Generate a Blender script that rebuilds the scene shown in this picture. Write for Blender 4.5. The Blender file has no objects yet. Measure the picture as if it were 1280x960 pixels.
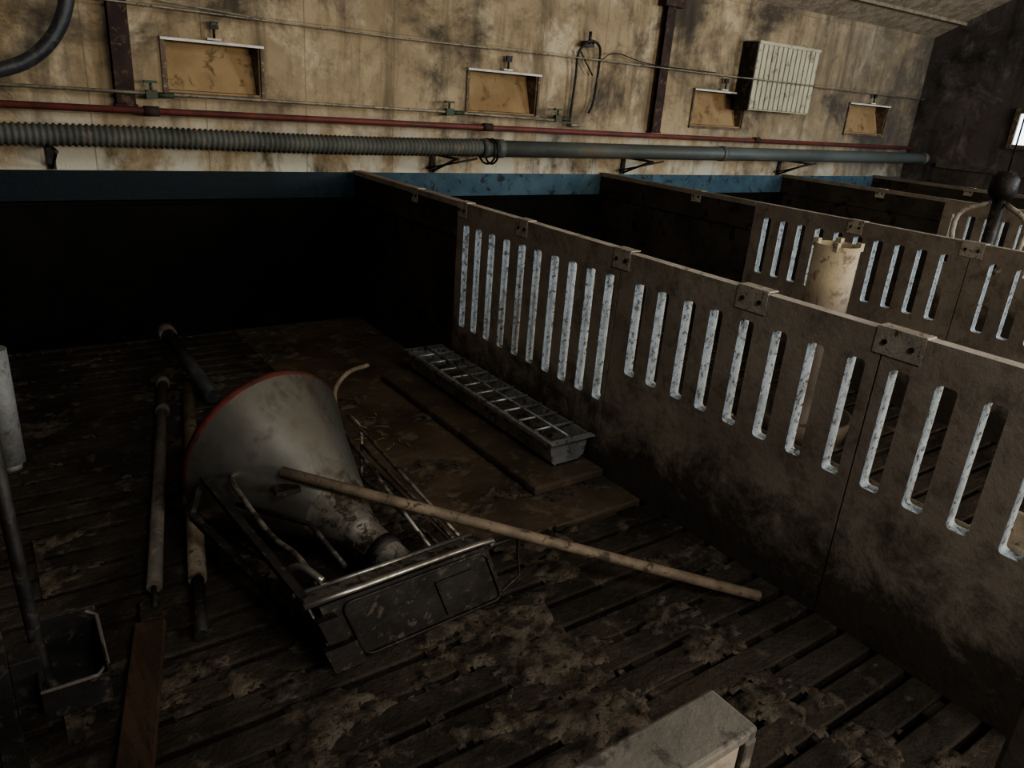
import bpy, bmesh, math, random
from mathutils import Vector, Matrix, noise
random.seed(4)
sc=bpy.context.scene
XE=9.25   # inner face of the far gable wall
# ---------------------------------------------------------------- materials
def newmat(name):
    m=bpy.data.materials.new(name); m.use_nodes=True
    nt=m.node_tree; b=nt.nodes['Principled BSDF']
    return m,nt,b
def N(nt,t,**kw):
    n=nt.nodes.new(t)
    for k,v in kw.items(): setattr(n,k,v)
    return n
def noise_fac(nt,scale,detail=6,rough=.6,stretch=(1,1,1),lo=.4,hi=.6,dist=0):
    tc=N(nt,'ShaderNodeTexCoord'); mp=N(nt,'ShaderNodeMapping'); mp.inputs['Scale'].default_value=stretch
    nt.links.new(tc.outputs['Object'],mp.inputs[0])
    t=N(nt,'ShaderNodeTexNoise'); t.inputs['Scale'].default_value=scale; t.inputs['Detail'].default_value=detail
    t.inputs['Roughness'].default_value=rough; t.inputs['Distortion'].default_value=dist
    nt.links.new(mp.outputs[0],t.inputs['Vector'])
    r=N(nt,'ShaderNodeMapRange'); r.inputs[1].default_value=lo; r.inputs[2].default_value=hi; r.clamp=True
    nt.links.new(t.outputs['Fac'],r.inputs[0])
    return r.outputs[0]
def mix(nt,fac,a,b):
    m=N(nt,'ShaderNodeMix',data_type='RGBA')
    for sock,v in ((m.inputs[0],fac),(m.inputs[6],a),(m.inputs[7],b)):
        if isinstance(v,(tuple,list)): sock.default_value=(*v[:3],1)
        elif isinstance(v,(int,float)): sock.default_value=v
        else: nt.links.new(v,sock)
    return m.outputs[2]
def math_(nt,op,a,b=None,clamp=False):
    m=N(nt,'ShaderNodeMath',operation=op); m.use_clamp=clamp
    for i,v in enumerate((a,b)):
        if v is None: continue
        if isinstance(v,(int,float)): m.inputs[i].default_value=v
        else: nt.links.new(v,m.inputs[i])
    return m.outputs[0]
def zramp(nt,axis,lo,hi):
    tc=N(nt,'ShaderNodeTexCoord'); s=N(nt,'ShaderNodeSeparateXYZ'); nt.links.new(tc.outputs['Object'],s.inputs[0])
    r=N(nt,'ShaderNodeMapRange'); r.inputs[1].default_value=lo; r.inputs[2].default_value=hi; r.clamp=True
    nt.links.new(s.outputs[axis],r.inputs[0]); return r.outputs[0]
def bump(nt,b,h,strength=.4,dist=.01):
    n=N(nt,'ShaderNodeBump'); n.inputs['Strength'].default_value=strength; n.inputs['Distance'].default_value=dist
    nt.links.new(h,n.inputs['Height']); nt.links.new(n.outputs[0],b.inputs['Normal'])
def mat(name,c1,c2,c3=None,s=6,rough=.7,metal=0,bs=.4,bd=.006,stretch=(1,1,1),lo=.42,hi=.6,lo3=.55,hi3=.62,rough2=None,grad=None,spec=.4):
    m,nt,b=newmat(name)
    b.inputs['Specular IOR Level'].default_value=spec
    f=noise_fac(nt,s,stretch=stretch,lo=lo,hi=hi)
    col=mix(nt,f,c1,c2)
    f3=noise_fac(nt,s*2.7,8,.7,stretch,lo3,hi3,.4)
    if c3: col=mix(nt,f3,col,c3)
    if grad:
        ax,g0,g1,gc=grad; col=mix(nt,zramp(nt,ax,g0,g1),gc,col)
    nt.links.new(col,b.inputs['Base Color'])
    b.inputs['Metallic'].default_value=metal
    if rough2 is None: b.inputs['Roughness'].default_value=rough
    else:
        r=N(nt,'ShaderNodeMapRange'); r.inputs[3].default_value=rough; r.inputs[4].default_value=rough2
        nt.links.new(f3,r.inputs[0]); nt.links.new(r.outputs[0],b.inputs['Roughness'])
    bump(nt,b,noise_fac(nt,s*6,8,.7,(1,1,1),.2,.8),bs,bd)
    return m
# back wall
def wallmat(name,tint=1.0,cold=False):
    m,nt,b=newmat(name)
    c1=(.45,.355,.225); c2=(.31,.24,.15); c3=(.58,.49,.34); dk=(.05,.043,.037)
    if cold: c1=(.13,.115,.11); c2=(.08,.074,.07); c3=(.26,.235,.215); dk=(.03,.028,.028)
    col=mix(nt,noise_fac(nt,1.3,5,.6,lo=.4,hi=.62),c1,c2)
    col=mix(nt,noise_fac(nt,2.4,8,.72,(1,1,.8),.52,.66,.6),col,c3)
    col=mix(nt,math_(nt,'MULTIPLY',noise_fac(nt,6,9,.75,(1,1,.7),.50,.66,.4),.55),col,(.15,.115,.08))
    st=noise_fac(nt,6,6,.65,(1,1,.12),.50,.74)
    col=mix(nt,math_(nt,'MULTIPLY',st,.85),col,dk)
    col=mix(nt,math_(nt,'MULTIPLY',noise_fac(nt,1.15,8,.70,(1,1,1.3),.48,.62,.3),.85),col,dk)
    col=mix(nt,math_(nt,'MULTIPLY',noise_fac(nt,38,4,.7,lo=.60,hi=.70),.6),col,dk)
    if not cold:
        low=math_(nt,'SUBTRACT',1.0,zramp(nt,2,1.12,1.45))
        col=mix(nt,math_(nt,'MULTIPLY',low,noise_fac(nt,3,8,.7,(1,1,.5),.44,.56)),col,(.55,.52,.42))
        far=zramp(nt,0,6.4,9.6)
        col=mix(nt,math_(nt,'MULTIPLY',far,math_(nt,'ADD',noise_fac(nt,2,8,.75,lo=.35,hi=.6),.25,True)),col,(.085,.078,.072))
        tc=N(nt,'ShaderNodeTexCoord'); s=N(nt,'ShaderNodeSeparateXYZ'); nt.links.new(tc.outputs['Object'],s.inputs[0])
        fx=math_(nt,'FRACT',math_(nt,'DIVIDE',s.outputs[0],.62)); lx=math_(nt,'LESS_THAN',fx,.012)
        fz=math_(nt,'FRACT',math_(nt,'DIVIDE',math_(nt,'SUBTRACT',s.outputs[2],.14),.59)); lz=math_(nt,'LESS_THAN',fz,.010)
        j=math_(nt,'MAXIMUM',lx,lz)
        col=mix(nt,math_(nt,'MULTIPLY',j,.5),col,(.14,.11,.08))
    nt.links.new(col,b.inputs['Base Color']); b.inputs['Roughness'].default_value=.92; b.inputs['Specular IOR Level'].default_value=.2
    bump(nt,b,noise_fac(nt,22,10,.75,lo=.2,hi=.8),.5,.012)
    return m
M={}
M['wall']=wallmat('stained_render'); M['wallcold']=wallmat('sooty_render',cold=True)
M['ceil']=mat('rough_ceiling_board',(.52,.44,.33),(.36,.29,.21),(.66,.57,.45),s=9,rough=.9,bs=1,bd=.03,spec=.1)
M['blue']=mat('blue_wall_paint',(.042,.082,.112),(.066,.118,.148),(.02,.027,.032),s=4,rough=.6,grad=(0,1.6,3.2,(.006,.013,.018)),spec=.2)  # gradient along the band paints shade into its left part
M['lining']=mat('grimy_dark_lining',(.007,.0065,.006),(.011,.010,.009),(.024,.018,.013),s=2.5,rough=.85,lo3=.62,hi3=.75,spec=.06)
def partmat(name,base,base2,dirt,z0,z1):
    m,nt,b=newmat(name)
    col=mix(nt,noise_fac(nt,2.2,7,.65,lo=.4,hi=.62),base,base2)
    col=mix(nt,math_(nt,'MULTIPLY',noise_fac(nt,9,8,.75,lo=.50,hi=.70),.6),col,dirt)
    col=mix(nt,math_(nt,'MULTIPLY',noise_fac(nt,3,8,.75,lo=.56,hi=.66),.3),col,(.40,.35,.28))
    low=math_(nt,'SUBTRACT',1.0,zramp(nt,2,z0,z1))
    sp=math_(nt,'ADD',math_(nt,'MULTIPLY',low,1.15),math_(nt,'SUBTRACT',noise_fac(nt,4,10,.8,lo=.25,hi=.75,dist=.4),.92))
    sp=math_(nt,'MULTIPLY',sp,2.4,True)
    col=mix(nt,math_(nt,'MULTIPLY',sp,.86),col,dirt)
    nt.links.new(col,b.inputs['Base Color']); b.inputs['Roughness'].default_value=.7; b.inputs['Specular IOR Level'].default_value=.2
    bump(nt,b,noise_fac(nt,30,8,.7,lo=.2,hi=.8),.4,.006)
    return m
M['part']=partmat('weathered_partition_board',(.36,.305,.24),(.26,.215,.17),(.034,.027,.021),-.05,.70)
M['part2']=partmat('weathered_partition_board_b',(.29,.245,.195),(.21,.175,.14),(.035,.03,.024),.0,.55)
M['edge']=mat('lit_board_top',(.52,.46,.38),(.40,.35,.29),(.18,.15,.12),s=6,rough=.7,lo3=.56,hi3=.66)  # lighter board colour, paints light onto the partition tops
M['solid']=mat('dark_partition_board',(.042,.035,.028),(.065,.055,.044),(.018,.015,.012),s=3,rough=.75,spec=.12)
M['slot']=mat('pale_slot_edge',(.55,.59,.60),(.42,.45,.45),(.10,.09,.075),s=16,rough=.6,lo3=.52,hi3=.62)  # slot faces paler than the boards, with darker specks
M['galv']=mat('galvanised_plate',(.46,.41,.33),(.34,.295,.235),(.12,.09,.06),s=14,rough=.55,metal=.1)
# floor
M['slat']=mat('wet_dirty_concrete_slats',(.068,.055,.042),(.033,.027,.021),(.15,.125,.095),s=3.5,rough=.7,bs=1,bd=.018,lo3=.56,hi3=.68,rough2=.45,spec=.25)
M['solidfl']=mat('muddy_concrete',(.115,.085,.058),(.06,.045,.031),(.16,.125,.086),s=2.4,rough=.7,bs=.6,bd=.012,rough2=.45,spec=.25)
M['plainfl']=mat('aisle_concrete',(.10,.085,.068),(.06,.05,.04),(.14,.12,.1),s=3,rough=.7)
M['pit']=mat('pit_black',(.003,.003,.003),(.005,.004,.003),None,rough=.9,spec=0)
M['muck']=mat('dried_muck',(.215,.18,.138),(.075,.06,.045),(.025,.021,.017),s=13,rough=.8,bs=1,bd=.02,rough2=.5,spec=.25,lo=.42,hi=.58)
M['slab']=mat('feeding_slab_concrete',(.105,.078,.054),(.065,.05,.035),(.14,.11,.078),s=4,rough=.7,bs=.7,bd=.01,spec=.25)
# metals & pipes
M['steel']=mat('dull_stainless',(.35,.345,.315),(.25,.24,.215),(.11,.09,.07),s=3.4,rough=.36,metal=.85,bs=.06,bd=.001,lo3=.50,hi3=.70,rough2=.58,stretch=(1,.4,1))
M['steeld']=mat('dirty_stainless',(.27,.255,.225),(.16,.145,.12),(.05,.038,.027),s=9,rough=.45,metal=.6,bs=.3,bd=.003,lo3=.47,hi3=.58,rough2=.7)
M['trough']=mat('wet_stainless_trough',(.50,.51,.50),(.34,.34,.33),(.10,.08,.055),s=9,rough=.35,metal=.6,bs=.25,bd=.003,lo3=.52,hi3=.64,rough2=.6)
M['steelk']=mat('blackened_steel',(.038,.035,.033),(.022,.02,.018),(.095,.08,.065),s=8,rough=.5,metal=.3,bs=.3,spec=.25)
M['rust']=mat('rusty_steel',(.060,.036,.030),(.035,.023,.020),(.13,.08,.05),s=8,rough=.8,metal=.2)
M['red']=mat('red_painted_pipe',(.19,.052,.045),(.12,.035,.03),(.10,.06,.05),s=5,rough=.55)
M['rimred']=mat('red_rubber_rim',(.15,.035,.028),(.08,.028,.022),(.04,.02,.015),s=9,rough=.6)
M['hose']=mat('grey_corrugated_hose',(.10,.105,.088),(.067,.07,.058),(.14,.12,.09),s=5,rough=.65)
M['ppipe']=mat('grey_plastic_pipe',(.12,.14,.128),(.08,.092,.084),(.15,.13,.10),s=3,rough=.5,stretch=(.3,1,1))
M['thin']=mat('galvanised_tube',(.34,.31,.23),(.22,.2,.155),(.1,.07,.04),s=12,rough=.5,metal=.3)
M['valve']=mat('green_brass_valve',(.04,.085,.055),(.08,.075,.04),(.04,.03,.02),s=20,rough=.5,metal=.3)
M['tan']=mat('tan_vent_board',(.36,.255,.14),(.28,.19,.10),(.17,.12,.065),s=3,rough=.85,spec=.1)
M['white']=mat('white_paint_and_highlight',(.72,.72,.66),(.55,.54,.48),(.25,.22,.16),s=9,rough=.7,lo3=.6,hi3=.7)  # also serves as painted highlight on the vent top bars
M['frame']=mat('vent_frame',(.15,.11,.07),(.09,.06,.04),(.3,.25,.18),s=10,rough=.7)
M['cream']=mat('cream_radiator_enamel',(.50,.47,.33),(.41,.38,.27),(.26,.22,.15),s=3,rough=.55)
M['black']=mat('black_plastic',(.03,.033,.038),(.045,.048,.053),(.09,.085,.075),s=6,rough=.32)
M['pgrey']=mat('grimy_grey_pipe',(.13,.115,.095),(.085,.072,.058),(.18,.155,.125),s=8,rough=.55)
M['beige']=mat('grimy_beige_plastic',(.235,.185,.13),(.15,.118,.082),(.06,.045,.033),s=9,rough=.6)
M['cream2']=mat('beige_feeder_plastic',(.46,.38,.26),(.36,.29,.19),(.2,.15,.1),s=5,rough=.55,grad=(2,.65,.85,(.10,.08,.06)))
M['wood']=mat('reddish_wood',(.065,.038,.026),(.04,.025,.017),(.03,.02,.014),s=5,rough=.8,stretch=(6,1,1),spec=.2)
M['cap']=mat('pale_partition_cap',(.18,.16,.128),(.13,.115,.092),(.07,.06,.048),s=6,rough=.7)
M['wplast']=mat('white_plastic',(.15,.155,.15),(.115,.115,.11),(.06,.055,.05),s=6,rough=.5)
M['straw']=mat('straw',(.36,.27,.12),(.24,.18,.08),None,s=9,rough=.8)
m,nt,b=newmat('bright_window_glass'); b.inputs['Emission Color'].default_value=(.75,.87,1,1); b.inputs['Emission Strength'].default_value=4; b.inputs['Base Color'].default_value=(.6,.7,.8,1)
nt.links.new(mix(nt,noise_fac(nt,3),(.6,.75,.95),(.85,.92,1)),b.inputs['Emission Color']); M['glass']=m

# ---------------------------------------------------------------- builder
class B:
    def __init__(s,name): s.name=name; s.bm=bmesh.new(); s.mats=[]
    def mi(s,k):
        if k not in s.mats: s.mats.append(k)
        return s.mats.index(k)
    def box(s,a,b,k,rot=None,smooth=False):
        i=s.mi(k); c=(Vector(a)+Vector(b))/2; d=Vector(b)-Vector(a)
        r=bmesh.ops.create_cube(s.bm,size=1)
        for v in r['verts']:
            p=Vector((v.co.x*d.x,v.co.y*d.y,v.co.z*d.z))
            if rot: p=rot@p
            v.co=p+c
        for f in {f for v in r['verts'] for f in v.link_faces}: f.material_index=i
        return s
    def obox(s,p0,p1,w,h,k,up=(0,0,1)):
        p0=Vector(p0); p1=Vector(p1); d=(p1-p0); L=d.length; d.normalize()
        x=d.cross(Vector(up)); 
        if x.length<1e-4: x=d.cross(Vector((0,1,0)))
        x.normalize(); z=x.cross(d)
        i=s.mi(k); r=bmesh.ops.create_cube(s.bm,size=1); c=(p0+p1)/2
        for v in r['verts']: v.co=c+x*(v.co.x*w)+d*(v.co.y*L)+z*(v.co.z*h)
        for f in {f for v in r['verts'] for f in v.link_faces}: f.material_index=i
        return s
    def path(s,pts,r,k,seg=12,cap=True,sub=0,radf=None):
        pts=[Vector(p) for p in pts]
        if sub:
            q=[]
            P=[pts[0]*2-pts[1]]+pts+[pts[-1]*2-pts[-2]]
            for j in range(1,len(P)-2):
                for t in range(sub):
                    u=t/sub; a,b_,c,d=P[j-1],P[j],P[j+1],P[j+2]
                    q.append(.5*((2*b_)+(c-a)*u+(2*a-5*b_+4*c-d)*u*u+(3*b_-a-3*c+d)*u**3))
            q.append(pts[-1]); pts=q
        i=s.mi(k); rings=[]; prev=None
        for j,p in enumerate(pts):
            t=(pts[min(j+1,len(pts)-1)]-pts[max(j-1,0)]).normalized()
            if prev is None:
                n=t.cross(Vector((0,0,1)))
                if n.length<1e-3: n=t.cross(Vector((0,1,0)))
            else: n=prev-t*prev.dot(t)
            n.normalize(); prev=n; bt=t.cross(n); rr=radf(j) if radf else r
            rings.append([s.bm.verts.new(p+(n*math.cos(2*math.pi*a/seg)+bt*math.sin(2*math.pi*a/seg))*rr) for a in range(seg)])
        for A,C in zip(rings,rings[1:]):
            for a in range(seg):
                f=s.bm.faces.new((A[a],A[(a+1)%seg],C[(a+1)%seg],C[a])); f.material_index=i; f.smooth=True
        if cap:
            for R_ in (rings[0],rings[-1]):
                f=s.bm.faces.new(R_); f.material_index=i
        return s
    def lathe(s,prof,origin,axis,k,seg=48,kf=None):
        ax=Vector(axis).normalized(); n=ax.cross(Vector((0,0,1)))
        if n.length<1e-3: n=Vector((1,0,0))
        n.normalize(); bt=ax.cross(n); o=Vector(origin); rings=[]
        for d,r in prof:
            rings.append([s.bm.verts.new(o+ax*d+(n*math.cos(2*math.pi*a/seg)+bt*math.sin(2*math.pi*a/seg))*r) for a in range(seg)])
        i=s.mi(k)
        for q,(A,C) in enumerate(zip(rings,rings[1:])):
            ii=s.mi(kf(q)) if kf else i
            for a in range(seg):
                f=s.bm.faces.new((A[a],A[(a+1)%seg],C[(a+1)%seg],C[a])); f.material_index=ii; f.smooth=True
        return s
    def quad(s,pts,k):
        f=s.bm.faces.new([s.bm.verts.new(p) for p in pts]); f.material_index=s.mi(k); return s
    def merge_mesh(s,me,mapping):
        vs=[s.bm.verts.new(v.co) for v in me.vertices]
        for p in me.polygons:
            try: f=s.bm.faces.new([vs[i] for i in p.vertices])
            except ValueError: continue
            f.material_index=s.mi(mapping(p))
        return s
    def done(s,bevel=0,solid=0,loc=None):
        me=bpy.data.meshes.new(s.name); bmesh.ops.recalc_face_normals(s.bm,faces=s.bm.faces[:])
        s.bm.to_mesh(me); s.bm.free()
        for k in s.mats: me.materials.append(M[k])
        o=bpy.data.objects.new(s.name,me); bpy.context.collection.objects.link(o)
        if solid:
            mo=o.modifiers.new('s','SOLIDIFY'); mo.thickness=solid
        if bevel:
            mo=o.modifiers.new('b','BEVEL'); mo.width=bevel; mo.segments=2; mo.limit_method='ANGLE'; mo.angle_limit=math.radians(50)
        return o
def rrect(x0,y0,x1,y1,r,n=4):
    out=[]
    for cx,cy,a0 in ((x1-r,y1-r,0),(x0+r,y1-r,90),(x0+r,y0+r,180),(x1-r,y0+r,270)):
        for i in range(n+1):
            a=math.radians(a0+90*i/n); out.append((cx+r*math.cos(a),cy+r*math.sin(a)))
    return out
def plate(outer,holes,thick,matrix):
    cu=bpy.data.curves.new('tmp','CURVE'); cu.dimensions='2D'; cu.fill_mode='BOTH'; cu.extrude=thick/2
    for pts in [outer]+holes:
        sp=cu.splines.new('POLY'); sp.points.add(len(pts)-1); sp.use_cyclic_u=True
        for i,p in enumerate(pts): sp.points[i].co=(p[0],p[1],0,1)
    ob=bpy.data.objects.new('tmp',cu); bpy.context.collection.objects.link(ob)
    dg=bpy.context.evaluated_depsgraph_get(); me=bpy.data.meshes.new_from_object(ob.evaluated_get(dg))
    bpy.data.objects.remove(ob); me.transform(matrix); return me

# ---------------------------------------------------------------- room shell
WT=2.545
vents=[(1.03,1.58,1.46,1.74),(3.08,3.70,1.45,1.735),(5.45,6.15,1.45,1.75),(7.87,8.62,1.47,1.765)]
Mx=Matrix(((1,0,0,0),(0,0,-1,5.07),(0,1,0,0),(0,0,0,1)))
me=plate([(-1.6,-.3),(XE+.1,-.3),(XE+.1,WT+.1),(-1.6,WT+.1)],[[(a,c),(b_,c),(b_,d),(a,d)] for a,b_,c,d in vents],.14,Mx)
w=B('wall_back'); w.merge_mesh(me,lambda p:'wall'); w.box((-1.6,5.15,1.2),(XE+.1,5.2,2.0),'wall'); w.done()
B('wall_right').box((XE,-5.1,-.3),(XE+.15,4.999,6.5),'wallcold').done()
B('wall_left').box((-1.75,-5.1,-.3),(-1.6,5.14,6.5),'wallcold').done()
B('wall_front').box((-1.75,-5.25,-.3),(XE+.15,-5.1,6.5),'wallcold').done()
c=B('ceiling'); sl=.5; n=60
c.quad([(-1.7,5.1,WT-.05),(XE+.1,5.1,WT-.05),(XE+.1,-1,WT+sl*6),(-1.7,-1,WT+sl*6)],'ceil')
c.quad([(-1.7,-1,WT+sl*6),(XE+.1,-1,WT+sl*6),(XE+.1,-5.2,WT+sl*1.8),(-1.7,-5.2,WT+sl*1.8)],'ceil')
for i in range(10):
    y=4.7-i*.6; c.obox((-1.6,y,WT+sl*(5-y)-.02),(XE-.01,y,WT+sl*(5-y)-.02),.05,.03,'ceil')
c.done()
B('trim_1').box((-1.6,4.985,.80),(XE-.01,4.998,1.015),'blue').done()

# floor
f=B('floor')
def slats(x0,x1,y0,y1,pitch=.118,gap=.027):
    y=y0; r=0; rg=random.Random(7)
    while y<y1-.02:
        ye=min(y+pitch-gap,y1)
        f.box((x0,y,-.12),(x1,ye,0),'slat')
        if ye<y1:
            cx=x0+(.2 if (r//4)%2 else .42)
            while cx<x1-.03:
                wd=rg.choice((.03,.04,.05,.09)); f.box((cx-wd,ye-.001,-.11),(min(cx+wd,x1),min(y+pitch,y1)+.001,-.004-rg.random()*.006),'slat')
                cx+=rg.choice((.40,.45,.5,.6))
        y+=pitch; r+=1
slats(-.5,1.297,.42,4.96); slats(1.303,2.2,.42,1.97)
f.box((1.303,1.973,-.12),(2.2,4.96,.0),'solidfl')
slats(2.203,4.45,-1.2,4.96)
f.box((4.453,-1.2,-.12),(XE,4.98,0),'slat')
f.box((-1.6,-5.1,-.12),(2.2,.417,0),'plainfl'); f.box((2.203,-5.1,-.12),(XE,-1.203,0),'plainfl')
f.box((-1.6,.42,-.12),(-.503,4.98,0),'slat')
f.box((-1.6,-5.1,-.34),(XE,4.98,-.30),'pit')
f.done(bevel=.005)

# crust of muck over the slats
g=B('manure_crust'); nx,ny=180,370; x0,x1,y0,y1=.0,2.14,.45,4.9
grid={}
for i in range(nx+1):
    for j in range(ny+1):
        x=x0+(x1-x0)*i/nx; y=y0+(y1-y0)*j/ny
        n1=noise.fractal(Vector((x*3.0,y*4.6,7.3)),.6,2.1,8); n2=noise.noise(Vector((x*34,y*34,1)))
        w_=.07 if (y<2.0 and .4<x<2.0) else -.16
        h=(n1+w_-.24)*.04+n2*.004
        grid[i,j]=(x,y,min(h,.009+n2*.004))
vt={}
for i in range(nx):
    for j in range(ny):
        q=[(i,j),(i+1,j),(i+1,j+1),(i,j+1)]
        if max(grid[k][2] for k in q)>.0005:
            vs=[]
            for k in q:
                if k not in vt: vt[k]=g.bm.verts.new(grid[k])
                vs.append(vt[k])
            fc=g.bm.faces.new(vs); fc.smooth=True; fc.material_index=g.mi('muck')
g.done()
# ---------------------------------------------------------------- wall lining in pens
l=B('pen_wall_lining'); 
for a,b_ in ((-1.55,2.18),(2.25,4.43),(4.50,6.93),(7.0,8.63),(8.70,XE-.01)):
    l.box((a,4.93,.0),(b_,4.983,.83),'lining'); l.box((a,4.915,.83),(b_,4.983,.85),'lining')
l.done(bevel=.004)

# ---------------------------------------------------------------- partitions
def partition(name,X,yfar,segs,solid_from,th=.05,k='part',plates=()):
    p=B(name)
    p.box((X,solid_from+.004,.0),(X+th,yfar,1.0),'solid'); p.box((X-.012,solid_from+.004,.84),(X,yfar-.1,.865),'solid')
    p.box((X-.004,solid_from,1.0),(X+th+.004,yfar,1.03),k)
    for (ya,yb,z0,z1,ys,sw,dz) in segs:
        Mt=Matrix(((0,0,1,X+th/2),(1,0,0,0),(0,1,0,0),(0,0,0,1)))
        holes=[rrect(y-sw/2,z0,y+sw/2,z1,.014) for y in ys]
        me=plate([(ya+.003,.0),(yb-.003,.0),(yb-.003,1.03+dz),(ya+.003,1.03+dz)],holes,th,Mt)
        def mp(pl,ya=ya,yb=yb,dz=dz):
            c_=pl.center
            inside=ya+.02<c_.y<yb-.02 and .1<c_.z<.98
            if c_.z>1.0 and abs(pl.normal.x)<.3: return 'edge'  # top faces take the painted-light colour
            return 'slot' if abs(pl.normal.x)<.5 and inside else k
        p.merge_mesh(me,mp)
    for (y,wd) in plates:
        p.box((X-.003,y-wd/2,.95),(X,y+wd/2,1.034),'galv'); p.box((X-.003,y-wd/2,1.030),(X+th+.003,y+wd/2,1.034),'galv')
        for yy in (y-wd*.28,y+wd*.28): 
            p.path([(X-.008,yy,.99),(X-.002,yy,.99)],.008,'steelk',8)
    return p.done(bevel=0)
ysA=[3.50,3.375,3.245,3.11,2.975,2.845,2.71,2.58,2.45,2.325]
ysB=[2.14,2.01,1.87,1.74,1.60,1.46,1.32,1.175]
ysC=[1.035,.895,.76,.615]
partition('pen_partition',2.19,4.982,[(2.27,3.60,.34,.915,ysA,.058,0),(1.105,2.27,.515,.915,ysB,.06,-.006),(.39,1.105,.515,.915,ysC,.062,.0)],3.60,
   plates=[(4.1,.07),(3.55,.09),(2.99,.09),(2.27,.10),(1.60,.13),(1.06,.15)])
def seq(a,n,d): return [a-i*d for i in range(n)]
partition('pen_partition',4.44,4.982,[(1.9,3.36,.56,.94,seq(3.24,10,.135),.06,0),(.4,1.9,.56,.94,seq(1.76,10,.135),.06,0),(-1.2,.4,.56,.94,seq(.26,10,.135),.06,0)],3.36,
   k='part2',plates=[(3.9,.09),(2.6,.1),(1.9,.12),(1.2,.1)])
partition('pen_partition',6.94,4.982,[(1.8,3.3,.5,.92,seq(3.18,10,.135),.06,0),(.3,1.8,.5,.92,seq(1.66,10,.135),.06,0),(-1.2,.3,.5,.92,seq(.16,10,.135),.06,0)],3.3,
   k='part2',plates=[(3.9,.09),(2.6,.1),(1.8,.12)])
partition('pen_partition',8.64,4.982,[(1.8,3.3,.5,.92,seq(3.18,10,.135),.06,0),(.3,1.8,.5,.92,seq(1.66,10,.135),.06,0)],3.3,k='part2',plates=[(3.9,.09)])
fp=B('front_pen_wall'); fp.box((-1.55,.33,0),(.58,.385,.985),'part'); fp.box((-1.55,.325,.985),(.597,.39,1.0),'cap'); fp.box((.58,.325,0),(.6,.39,.984),'pgrey'); fp.done(bevel=.004)
gp=B('gate_post'); gp.box((.925,.14,0),(.99,.20,1.02),'cap'); gp.box((.92,.135,1.02),(.995,.205,1.035),'galv'); gp.done(bevel=.006)

# ---------------------------------------------------------------- vents in wall
for (a,b_,c_,d) in vents:
    v=B('wall_vent')
    t=.018
    v.box((a-t,4.985,c_-t),(a,4.999,d+t),'frame'); v.box((b_,4.985,c_-t),(b_+t,4.999,d+t),'frame')
    v.box((a-t,4.98,c_-t),(b_+t,4.999,c_),'frame'); v.box((a-t,4.97,d),(b_+t,4.999,d+.014),'white')  # white top bar is a highlight put in as colour
    v.box((a+.001,4.999,c_+.001),(a+.012,5.13,d-.001),'frame'); v.box((b_-.012,4.999,c_+.001),(b_-.001,5.13,d-.001),'frame')
    v.box((a+.012,4.999,c_+.001),(b_-.012,5.13,c_+.012),'tan')
    v.quad([(a+.014,5.05,c_+.014),(b_-.014,5.05,c_+.014),(b_-.014,5.12,d-.07),(a+.014,5.12,d-.07)],'tan')
    v.quad([(a+.014,5.125,d-.09),(b_-.014,5.125,d-.09),(b_-.014,5.128,d-.002),(a+.014,5.128,d-.002)],'tan')
    m_=(a+b_)/2
    v.box((m_-.04,4.95,d+.02),(m_+.04,4.97,d+.03),'white'); v.path([(m_,4.955,d+.03),(m_,4.955,d+.09)],.008,'steelk',8); v.box((m_-.02,4.945,d+.08),(m_+.025,4.965,d+.12),'steelk')
    v.done()

# ---------------------------------------------------------------- steel columns (standing on the wall ledge)
def column(x,lean):
    s=B('steel_column'); z1=WT-.03; z0=1.385
    s.box((x-.006,4.94,z0),(x+.006,4.99,z1),'rust')
    s.box((x-.05,4.985,z0),(x+.05,4.998,z1),'rust'); s.box((x-.05,4.932,z0),(x+.05,4.942,z1),'rust')
    s.box((x-.06,4.93,z0-.012),(x+.06,4.998,z0),'rust')
    s.box((x-.11,4.90,2.36),(x+.11,4.99,2.45),'rust'); s.box((x-.15,4.88,2.45),(x+.15,4.99,z1),'rust')
    s.done(bevel=.003)
column(.80,0); column(4.97,0)

# ---------------------------------------------------------------- pipes on the wall
zc=1.222; yc=4.70; XJ=3.02
def zp(x): return zc+.034*max(0,(x-XJ))/6.2
h=B('corrugated_hose'); x=-1.5
L=[]
while x<XJ: L.append(x); x+=.0075
h.path([(q,yc,zc+.006*math.sin(q*2.3)) for q in L],.06,'hose',20,radf=lambda j:.059 if (j//2)%2 else .050); h.done()
pp=B('ventilation_pipe'); pp.path([(XJ+.005,yc,zc),(9.13,yc,zp(9.13))],.058,'ppipe',28)
for xx in (XJ+.04,XJ+.16,5.6,9.08): pp.path([(xx-.03,yc,zp(xx)),(xx+.03,yc,zp(xx))],.065,'ppipe',28)
for xo,ra_,rb_ in ((.06,.11,.085),(.10,.09,.085)):
    pp.path([(XJ+xo,yc+ra_*math.cos(a),zc-.02+rb_*math.sin(a)) for a in [i*math.pi/12 for i in range(25)]],.007,'steelk',8,cap=False)
pp.done()
br=B('pipe_brackets')
for xx in (.40,2.80,4.68,6.85):
    zz=zp(xx)-.072
    br.path([(xx,4.982,zz),(xx,yc-.08,zz)],.009,'steelk',8); br.path([(xx,4.982,1.03),(xx,yc-.05,zz)],.009,'steelk',8)
    if xx>1: br.path([(xx-.06,4.97,1.05),(xx+.2,yc,zz)],.007,'steelk',8)
    br.box((xx-.02,4.978,1.02),(xx+.02,4.984,1.25),'steelk')
br.done()
r=B('red_water_pipe'); r.path([(-1.5,4.90,1.358),(3.5,4.90,1.352),(9.12,4.90,1.35)],.019,'red',14)
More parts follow.
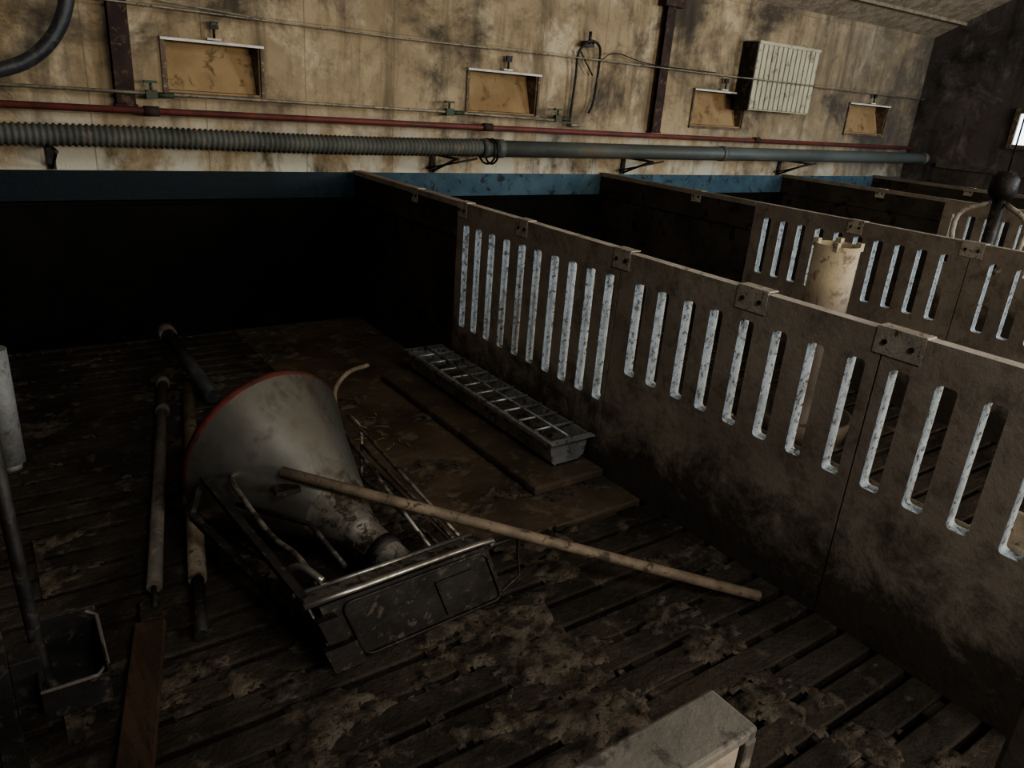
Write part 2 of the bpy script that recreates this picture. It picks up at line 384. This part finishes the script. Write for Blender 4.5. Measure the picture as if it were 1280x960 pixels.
for xx in (.92,3.2,6.3): r.path([(xx-.04,4.90,1.355),(xx+.04,4.90,1.355)],.028,'rust',14)
r.done()
t=B('galvanised_water_line'); t.path([(-1.5,4.915,1.455),(2.85,4.915,1.445),(3.9,4.915,1.43)],.0095,'thin',10)
for xx in (.93,2.88,3.86):
    t.box((xx-.03,4.895,1.42),(xx+.03,4.935,1.468),'valve'); t.path([(xx,4.915,1.46),(xx,4.915,1.51)],.008,'valve',8); t.box((xx-.035,4.90,1.505),(xx+.035,4.93,1.518),'valve')
    t.path([(xx+.03,4.915,1.443),(xx+.12,4.915,1.443)],.016,'valve',10)
t.done()
lp=B('looped_tube'); lp.path([(4.02,4.96,1.42),(4.03,4.95,1.75),(4.02,4.93,1.93),(4.10,4.91,2.02),(4.2,4.91,2.0),(4.24,4.93,1.9),(4.24,4.95,1.6),(4.2,4.95,1.50)],.010,'steelk',10,sub=6)
lp.path([(4.12,4.95,1.40),(4.02,4.95,1.40)],.014,'thin',10); lp.box((4.07,4.93,1.98),(4.17,4.97,2.02),'steelk'); lp.path([(4.12,4.93,2.0),(4.12,4.93,2.09)],.012,'steelk',8)
lp.path([(4.05,4.95,1.95),(4.20,4.95,1.78)],.006,'steelk',8)
lp.done()
cb=B('wall_cable'); cb.path([(-1.5,4.915,1.93),(.64,4.915,1.905),(2.5,4.915,1.885),(4.2,4.89,1.895),(5.8,4.915,1.89),(5.97,4.78,1.885),(6.95,4.78,1.885),(7.2,4.915,1.885),(9.2,4.915,1.885)],.0055,'thin',8)
cb.path([(-1.5,4.925,2.0),(.6,4.925,1.96),(1.6,4.925,1.90)],.004,'thin',8)
cb.path([(4.25,4.92,1.9),(4.4,4.92,1.96),(4.8,4.92,1.91),(5.6,4.92,1.905)],.004,'steelk',8,sub=4); cb.done()
dh=B('rubber_hose'); dh.path([(-.5,4.82,1.36),(-.1,4.82,1.47),(.18,4.82,1.51),(.38,4.82,1.60),(.52,4.82,1.78),(.58,4.82,2.05),(.60,4.82,2.5)],.036,'black',16,sub=6); dh.done()
ra=B('wall_radiator'); X0,X1,z0,z1=6.0,6.92,1.62,2.2
ra.box((X0,4.84,z0),(X1,4.87,z1),'cream')
n=13
for i in range(n):
    xa=X0+(X1-X0)*(i+.10)/n; xb=X0+(X1-X0)*(i+.90)/n
    ra.box((xa,4.82,z0+.012),(xb,4.84,z1-.012),'cream')
ra.box((X0,4.90,z0),(X1,4.93,z1),'cream')
ra.box((X0-.0,4.81,z1-.02),(X1,4.94,z1+.01),'cream'); ra.box((X0+.1,4.93,z0+.1),(X0+.15,4.999,z1-.1),'steelk'); ra.box((X1-.15,4.93,z0+.1),(X1-.1,4.999,z1-.1),'steelk')
ra.box((X0-.012,4.82,z0),(X0,4.99,z1),'steelk')
ra.done(bevel=.006)
wn=B('window_1'); wy0,wy1,wz0,wz1=3.0,3.86,1.49,1.80; xa=XE-.02
wn.box((xa,wy0,wz0),(xa+.015,wy1,wz1),'glass')
for a,b_ in (((xa-.03,wy0-.05,wz0-.05),(XE-.001,wy0,wz1+.05)),((xa-.03,wy1,wz0-.05),(XE-.001,wy1+.05,wz1+.05)),((xa-.03,wy0,wz0-.05),(XE-.001,wy1,wz0)),((xa-.03,wy0,wz1),(XE-.001,wy1,wz1+.05)),((xa-.015,3.42,wz0),(xa,3.45,wz1))): wn.box(a,b_,'frame')
wn.done()
B('trim_2').box((XE-.04,-5,1.17),(XE-.002,4.6,1.22),'pgrey').done()

# ---------------------------------------------------------------- slab and trough
sb=B('feeding_slab'); sb.box((1.79,2.2,.0),(2.18,3.70,.045),'slab'); sb.done(bevel=.012)
t=B('feed_trough')
X0,X1,Y0,Y1,zb,zt=1.945,2.170,2.32,3.66,.05,.175
prof=[(X0-.016,zt-.014),(X0-.016,zt),(X0+.004,zt),(X0+.025,zb+.02),(X0+.045,zb),(X1-.045,zb),(X1-.025,zb+.02),(X1-.004,zt+.0),(X1+.01,zt),(X1+.01,zt-.012)]
for (a,b_) in zip(prof,prof[1:]): t.quad([(a[0],Y0,a[1]),(b_[0],Y0,b_[1]),(b_[0],Y1,b_[1]),(a[0],Y1,a[1])],'trough')
for Y,e in ((Y0,-1),(Y1,1)):
    t.bm.faces.new([t.bm.verts.new((p[0],Y,p[1])) for p in prof[2:8]]).material_index=t.mi('trough')
    t.box((X0-.016,min(Y,Y+e*.035),zt-.004),(X1+.01,max(Y,Y+e*.035),zt+.002),'trough')
n=11
for i in range(1,n):
    y=Y0+(Y1-Y0)*i/n; t.path([(X0,y,zt+.006),(X1,y,zt+.006)],.0065,'trough',8)
    if i%2: t.path([(X0+.01,y,zt),(X0+.10,y+.06,zb+.05)],.006,'trough',8)
t.path([(X0+.10,Y0,zt+.012),(X0+.10,Y1,zt+.012)],.006,'trough',8)
t.box((X0+.035,Y0+.03,zb+.045),(X1-.035,Y1-.03,zb+.05),'steeld')
t.done(solid=.004)

# ---------------------------------------------------------------- toppled feeder
fd=B('toppled_hopper_feeder')
rim=Vector((.755,2.50,.32)); neck=Vector((.895,1.99,.215)); ax=(neck-rim).normalized(); Lc=(neck-rim).length
R0=.312
prof=[(-.02,R0-.01),(-.022,R0+.004),(0,R0+.009),(.010,R0+.003),(.02,R0),(Lc*.25,R0*.80),(Lc*.5,R0*.60),(Lc*.75,R0*.40),(Lc*.97,.070),(Lc*1.0,.066),(Lc+.02,.064),(Lc+.025,.058),(Lc+.23,.052)]
fd.lathe(prof,rim,ax,'steel',64,kf=lambda q:'rimred' if q<3 else ('steel' if q<7 else 'steeld'))
fd.lathe([(-.02,R0-.012),(Lc*.5,R0*.56),(Lc*.95,.05)],rim,ax,'steelk',64)
fd.lathe([(Lc+.10,.052),(Lc+.10,.061),(Lc+.14,.061),(Lc+.14,.052)],rim,ax,'steelk',32)
TX0,TX1,TZ0,TZ1,TY0,TY1=.66,1.24,.012,.235,1.665,1.735
def trot(p):
    c0=Vector((.95,1.70,0)); q=Vector(p)-c0
    q.x-=(q.z-.12)*.35
    q=Matrix.Rotation(math.radians(4),3,'Z')@q; q=Matrix.Rotation(math.radians(-8),3,'X')@q
    return c0+q
def tb(a,b_,k):
    n0=len(fd.bm.verts); fd.box(a,b_,k); fd.bm.verts.ensure_lookup_table()
    for v in fd.bm.verts[n0:]: v.co=trot(v.co)
tb((TX0,TY0,TZ0),(TX1,TY0+.006,TZ1-.015),'steelk')
tb((TX0-.03,TY0+.0,TZ1-.008),(TX1+.01,TY1,TZ1),'steeld')
tb((TX0,TY0,TZ0),(TX1,TY1,TZ0+.006),'steelk')
tb((TX0-.03,TY0,TZ0),(TX0-.024,TY1+.03,TZ1),'steeld'); tb((TX1,TY0,TZ0),(TX1+.006,TY1,TZ1),'steelk')
def tp(pts,r_,k,sub=0): fd.path([trot(p) for p in pts],r_,k,10,sub=sub)
rr=[]
for (x,z) in rrect(TX0+.06,TZ0+.0,TX1-.01,TZ1-.03,.03,5): rr.append((x,TY0-.005,z))
rr.append(rr[0]); tp(rr,.0045,'steelk')
tp([(TX0-.04,TY0-.004,TZ1+.004),(TX1-.02,TY0-.004,TZ1+.004),(TX1+.02,TY0+.0,TZ1-.02)],.010,'steel',4)
tp([(TX0-.04,TY1,TZ1+.004),(TX1+.0,TY1,TZ1+.004)],.008,'steel')
tp([(TX1+.0,TY0,TZ1-.02),(TX1+.15,TY0+.03,TZ1-.04),(TX1+.12,TY0+.05,TZ0+.02),(TX1,TY0,TZ0+.02)],.005,'steelk')
tb((TX0-.05,TY0-.03,TZ0),(TX0+.05,TY0+.0,TZ0+.08),'steelk'); tb((TX0-.03,TY0-.035,TZ0+.1),(TX0+.03,TY0-.004,TZ0+.18),'steelk')
tb((TX0+.36,TY0-.008,TZ0+.02),(TX0+.50,TY0-.0,TZ0+.15),'steelk')
A0=trot((TX0-.02,TY1-.02,TZ1)); A1=trot((TX0-.02,TY1-.02,TZ0+.01))
fd.obox((.50,2.38,.33),A0,.026,.020,'steelk'); fd.obox((.455,2.36,.20),A1,.026,.020,'steelk')
fd.obox((.455,2.38,.20),(.50,2.39,.34),.026,.020,'steelk'); fd.obox((.50,2.38,.33),(.60,2.38,.36),.02,.02,'steelk')
fd.path([(.58,2.30,.36),(.56,2.22,.36),(.60,2.0,.29),(.64,1.88,.27),(.66,1.76,.24)],.009,'steeld',10,sub=6)
fd.path([(.56,2.2,.30),(.72,1.98,.30),(.76,1.80,.24)],.009,'steelk',10)
fd.path([(.62,1.96,.12),(.60,1.88,.22),(.63,1.82,.27),(.67,1.75,.25)],.012,'steel',10,sub=5)
fd.path([(.455,2.36,.20),(.66,2.0,.12),(.70,1.75,.05)],.008,'steelk',8)
for (a,b_) in (((1.07,2.50,.40),(1.16,1.76,.22)),((1.11,2.46,.28),(1.20,1.76,.14)),((1.10,2.44,.15),(1.22,1.76,.06)),((1.0,2.4,.40),(1.04,1.78,.23))):
    fd.path([a,b_],.007,'steeld',8)
fd.path([(1.07,2.50,.40),(1.12,2.50,.34),(1.11,2.46,.28),(1.10,2.44,.15)],.007,'steeld',8,sub=4)
fd.path([(1.02,2.48,.30),(1.06,2.58,.36),(1.10,2.70,.42),(1.20,2.80,.45),(1.31,2.84,.455)],.010,'beige',10,sub=6)
fd.box((.66,2.11,.345),(.74,2.16,.36),'steelk')
fd.done()

# ---------------------------------------------------------------- loose poles
B('long_pole').path([(.69,2.15,.41),(2.06,1.24,.024)],.019,'beige',14,sub=3).done()
b1=B('grey_pipe'); b1.path([(.70,4.08,.04),(.30,2.25,.04)],.024,'pgrey',16); b1.path([(.70,4.08,.04),(.685,4.01,.04)],.034,'pgrey',16); b1.path([(.62,3.70,.04),(.61,3.65,.04)],.033,'pgrey',16); b1.path([(.30,2.26,.04),(.28,2.14,.04)],.008,'steelk',8); b1.done()
b2=B('beige_pipe'); b2.path([(.79,3.92,.043),(.425,2.22,.043)],.029,'beige',16); b2.path([(.53,2.75,.043),(.515,2.67,.043)],.036,'beige',16); b2.path([(.425,2.22,.043),(.37,1.95,.035)],.02,'steelk',12); b2.done()
b3=B('black_pipe'); b3.path([(.815,4.55,.17),(.86,3.70,.06)],.038,'black',18); b3.path([(.815,4.55,.17),(.819,4.47,.16)],.048,'pgrey',18); b3.done()
b4=B('wooden_board'); b4.obox((.255,2.08,.030),(.03,1.20,.030),.085,.03,'wood'); b4.obox((.275,2.2,.03),(.258,2.09,.03),.06,.02,'steelk'); b4.done(bevel=.004)
st=B('straw_wisps')
for i in range(14):
    x=random.uniform(1.38,1.55); y=random.uniform(2.8,3.3); a=random.uniform(0,3.14); L_=random.uniform(.03,.08)
    st.path([(x,y,.014),(x+L_*.5*math.cos(a)+.01,y+L_*.5*math.sin(a),.018),(x+L_*math.cos(a),y+L_*math.sin(a),.014)],.0016,'straw',4)
st.done()

# ---------------------------------------------------------------- drinker at left
d=B('bowl_drinker'); d.path([(-.035,1.62,1.03),(-.03,1.50,.78),(-.02,1.45,.50),(.0,1.42,.42)],.013,'steelk',10,sub=4)
d.box((-.07,1.38,.42),(-.02,1.43,.56),'steelk')
bx0,bx1,by0,by1,bz0,bz1=-.03,.085,1.34,1.50,.44,.53
for a,b_ in (((bx0,by0,bz0),(bx1,by1,bz0+.006)),((bx0,by0,bz0),(bx0+.005,by1,bz1)),((bx1-.005,by0,bz0),(bx1,by1,bz1)),((bx0,by1-.005,bz0),(bx1,by1,bz1+.03)),((bx0,by0,bz0),(bx1,by0+.005,bz1-.02))): d.box(a,b_,'steelk')
d.path([(bx0,by0,bz1-.02),(bx1-.02,by0,bz1-.02),(bx1,by0+.02,bz1-.015),(bx1,by1-.02,bz1+.015),(bx1-.02,by1,bz1+.02),(bx0,by1,bz1+.02)],.004,'pgrey',8)
d.box((-.11,1.38,0),(-.07,1.42,1.03),'steelk'); d.done(bevel=.003)
wp=B('white_dosing_tube'); wp.path([(-.012,1.80,1.03),(-.012,1.80,.77)],.028,'wplast',16); wp.path([(-.012,1.80,.77),(-.012,1.80,.755)],.02,'wplast',16)
wp.path([(-.012,1.80,1.03),(-.06,1.80,1.07),(-.12,1.80,1.05)],.008,'steelk',8); wp.box((-.13,1.77,0),(-.11,1.83,1.08),'steelk'); wp.done()

# ---------------------------------------------------------------- pen 2 tube feeder etc
tf=B('tube_feeder'); tf.lathe([(.0,.0),(.0,.24),(.12,.27),(.125,.25),(.03,.2),(.03,.10),(.25,.108),(1.02,.110),(1.02,.100),(.3,.095)],(3.52,2.13,.0),(0,0,1),'cream2',32)
for a in range(4):
    an=a*math.pi/2+.5; tf.box((3.52+.1*math.cos(an)-.015,2.13+.1*math.sin(an)-.015,1.0),(3.52+.1*math.cos(an)+.015,2.13+.1*math.sin(an)+.015,1.04),'cream2')
tf.done()
pr=B('floor_rail_frame')
for z in (.12,.34): pr.path([(2.6,-.5,z),(2.6,1.9,z)],.018,'thin',10)
for y in (-.5,.3,1.1,1.9): pr.path([(2.6,y,.0),(2.6,y,.36)],.018,'thin',10)
pr.done()
tr=B('plastic_feed_tray'); tr.box((2.8,.35,.0),(3.3,1.0,.02),'galv')
for a,b_ in (((2.8,.35,.02),(2.82,1.0,.18)),((3.28,.35,.02),(3.3,1.0,.18)),((2.82,.35,.02),(3.28,.37,.18)),((2.82,.98,.02),(3.28,1.0,.18))): tr.box(a,b_,'galv')
tr.done(bevel=.006)
hd=B('feed_dispenser'); c0=(5.7,2.36,1.27)
hd.lathe([(-.09,.0),(-.09,.06),(-.05,.085),(.05,.085),(.09,.05),(.09,0)],c0,(0,0,1),'steelk',24)
hd.path([(5.7,2.36,1.2),(5.7,2.36,.3)],.04,'steelk',12); hd.path([(5.7,2.36,1.36),(5.7,2.36,3.80)],.006,'steelk',8)
for s_ in (-1,1): hd.path([(5.7,2.36+s_*.05,1.15),(5.66,2.36+s_*.22,1.05),(5.66,2.36+s_*.20,.8),(5.68,2.36+s_*.1,.7)],.018,'galv',10,sub=4)
hd.lathe([(0,0),(0,.25),(.12,.28),(.12,.26),(.02,.2)],(5.7,2.36,.0),(0,0,1),'steelk',28); hd.path([(5.7,2.36,.3),(5.7,2.36,.02)],.05,'steelk',12)
hd.done()

# ---------------------------------------------------------------- lights
def area(name,loc,target,sx,sy,e,col):
    L_=bpy.data.lights.new(name,'AREA'); L_.shape='RECTANGLE'; L_.size=sx; L_.size_y=sy; L_.energy=e; L_.color=col
    o=bpy.data.objects.new(name,L_); bpy.context.collection.objects.link(o); o.location=loc
    o.rotation_euler=(Vector(target)-Vector(loc)).to_track_quat('-Z','Z').to_euler(); return o
area('daylight_window_right',(9.1,-1.2,1.95),(3,2.5,1.0),3.0,.8,370,(.80,.90,1.0))
area('daylight_window_front',(4.2,-4.9,2.1),(3.6,5,1.9),4.0,.7,320,(1.0,.91,.78))
area('overhead_fill',(.8,-1.6,3.6),(1.7,3,.4),1.0,1.0,62,(.97,.98,.98))  # unseen fill added above and behind the camera
wd=bpy.data.worlds.new('w'); sc.world=wd; wd.use_nodes=True; wd.node_tree.nodes['Background'].inputs[0].default_value=(.6,.7,.8,1); wd.node_tree.nodes['Background'].inputs[1].default_value=.3
try: sc.view_settings.look='AgX - Medium High Contrast'
except Exception as e: print(e)

# ---------------------------------------------------------------- camera
f_=940; yaw=math.radians(36.4); p=math.radians(21.06); roll=math.radians(4.55)
fw=Vector((math.sin(yaw)*math.cos(p),math.cos(yaw)*math.cos(p),-math.sin(p)))
r0=Vector((math.cos(yaw),-math.sin(yaw),0)); u0=r0.cross(fw)
R=r0*math.cos(roll)+u0*math.sin(roll); U=-r0*math.sin(roll)+u0*math.cos(roll)
cam=bpy.data.cameras.new('camera'); co=bpy.data.objects.new('camera',cam); bpy.context.collection.objects.link(co)
mw=Matrix((R,U,-fw)).transposed().to_4x4(); mw.translation=(0,0,1.6); co.matrix_world=mw
cam.sensor_width=36; cam.lens=f_/1280*36; cam.clip_start=.02
sc.camera=co
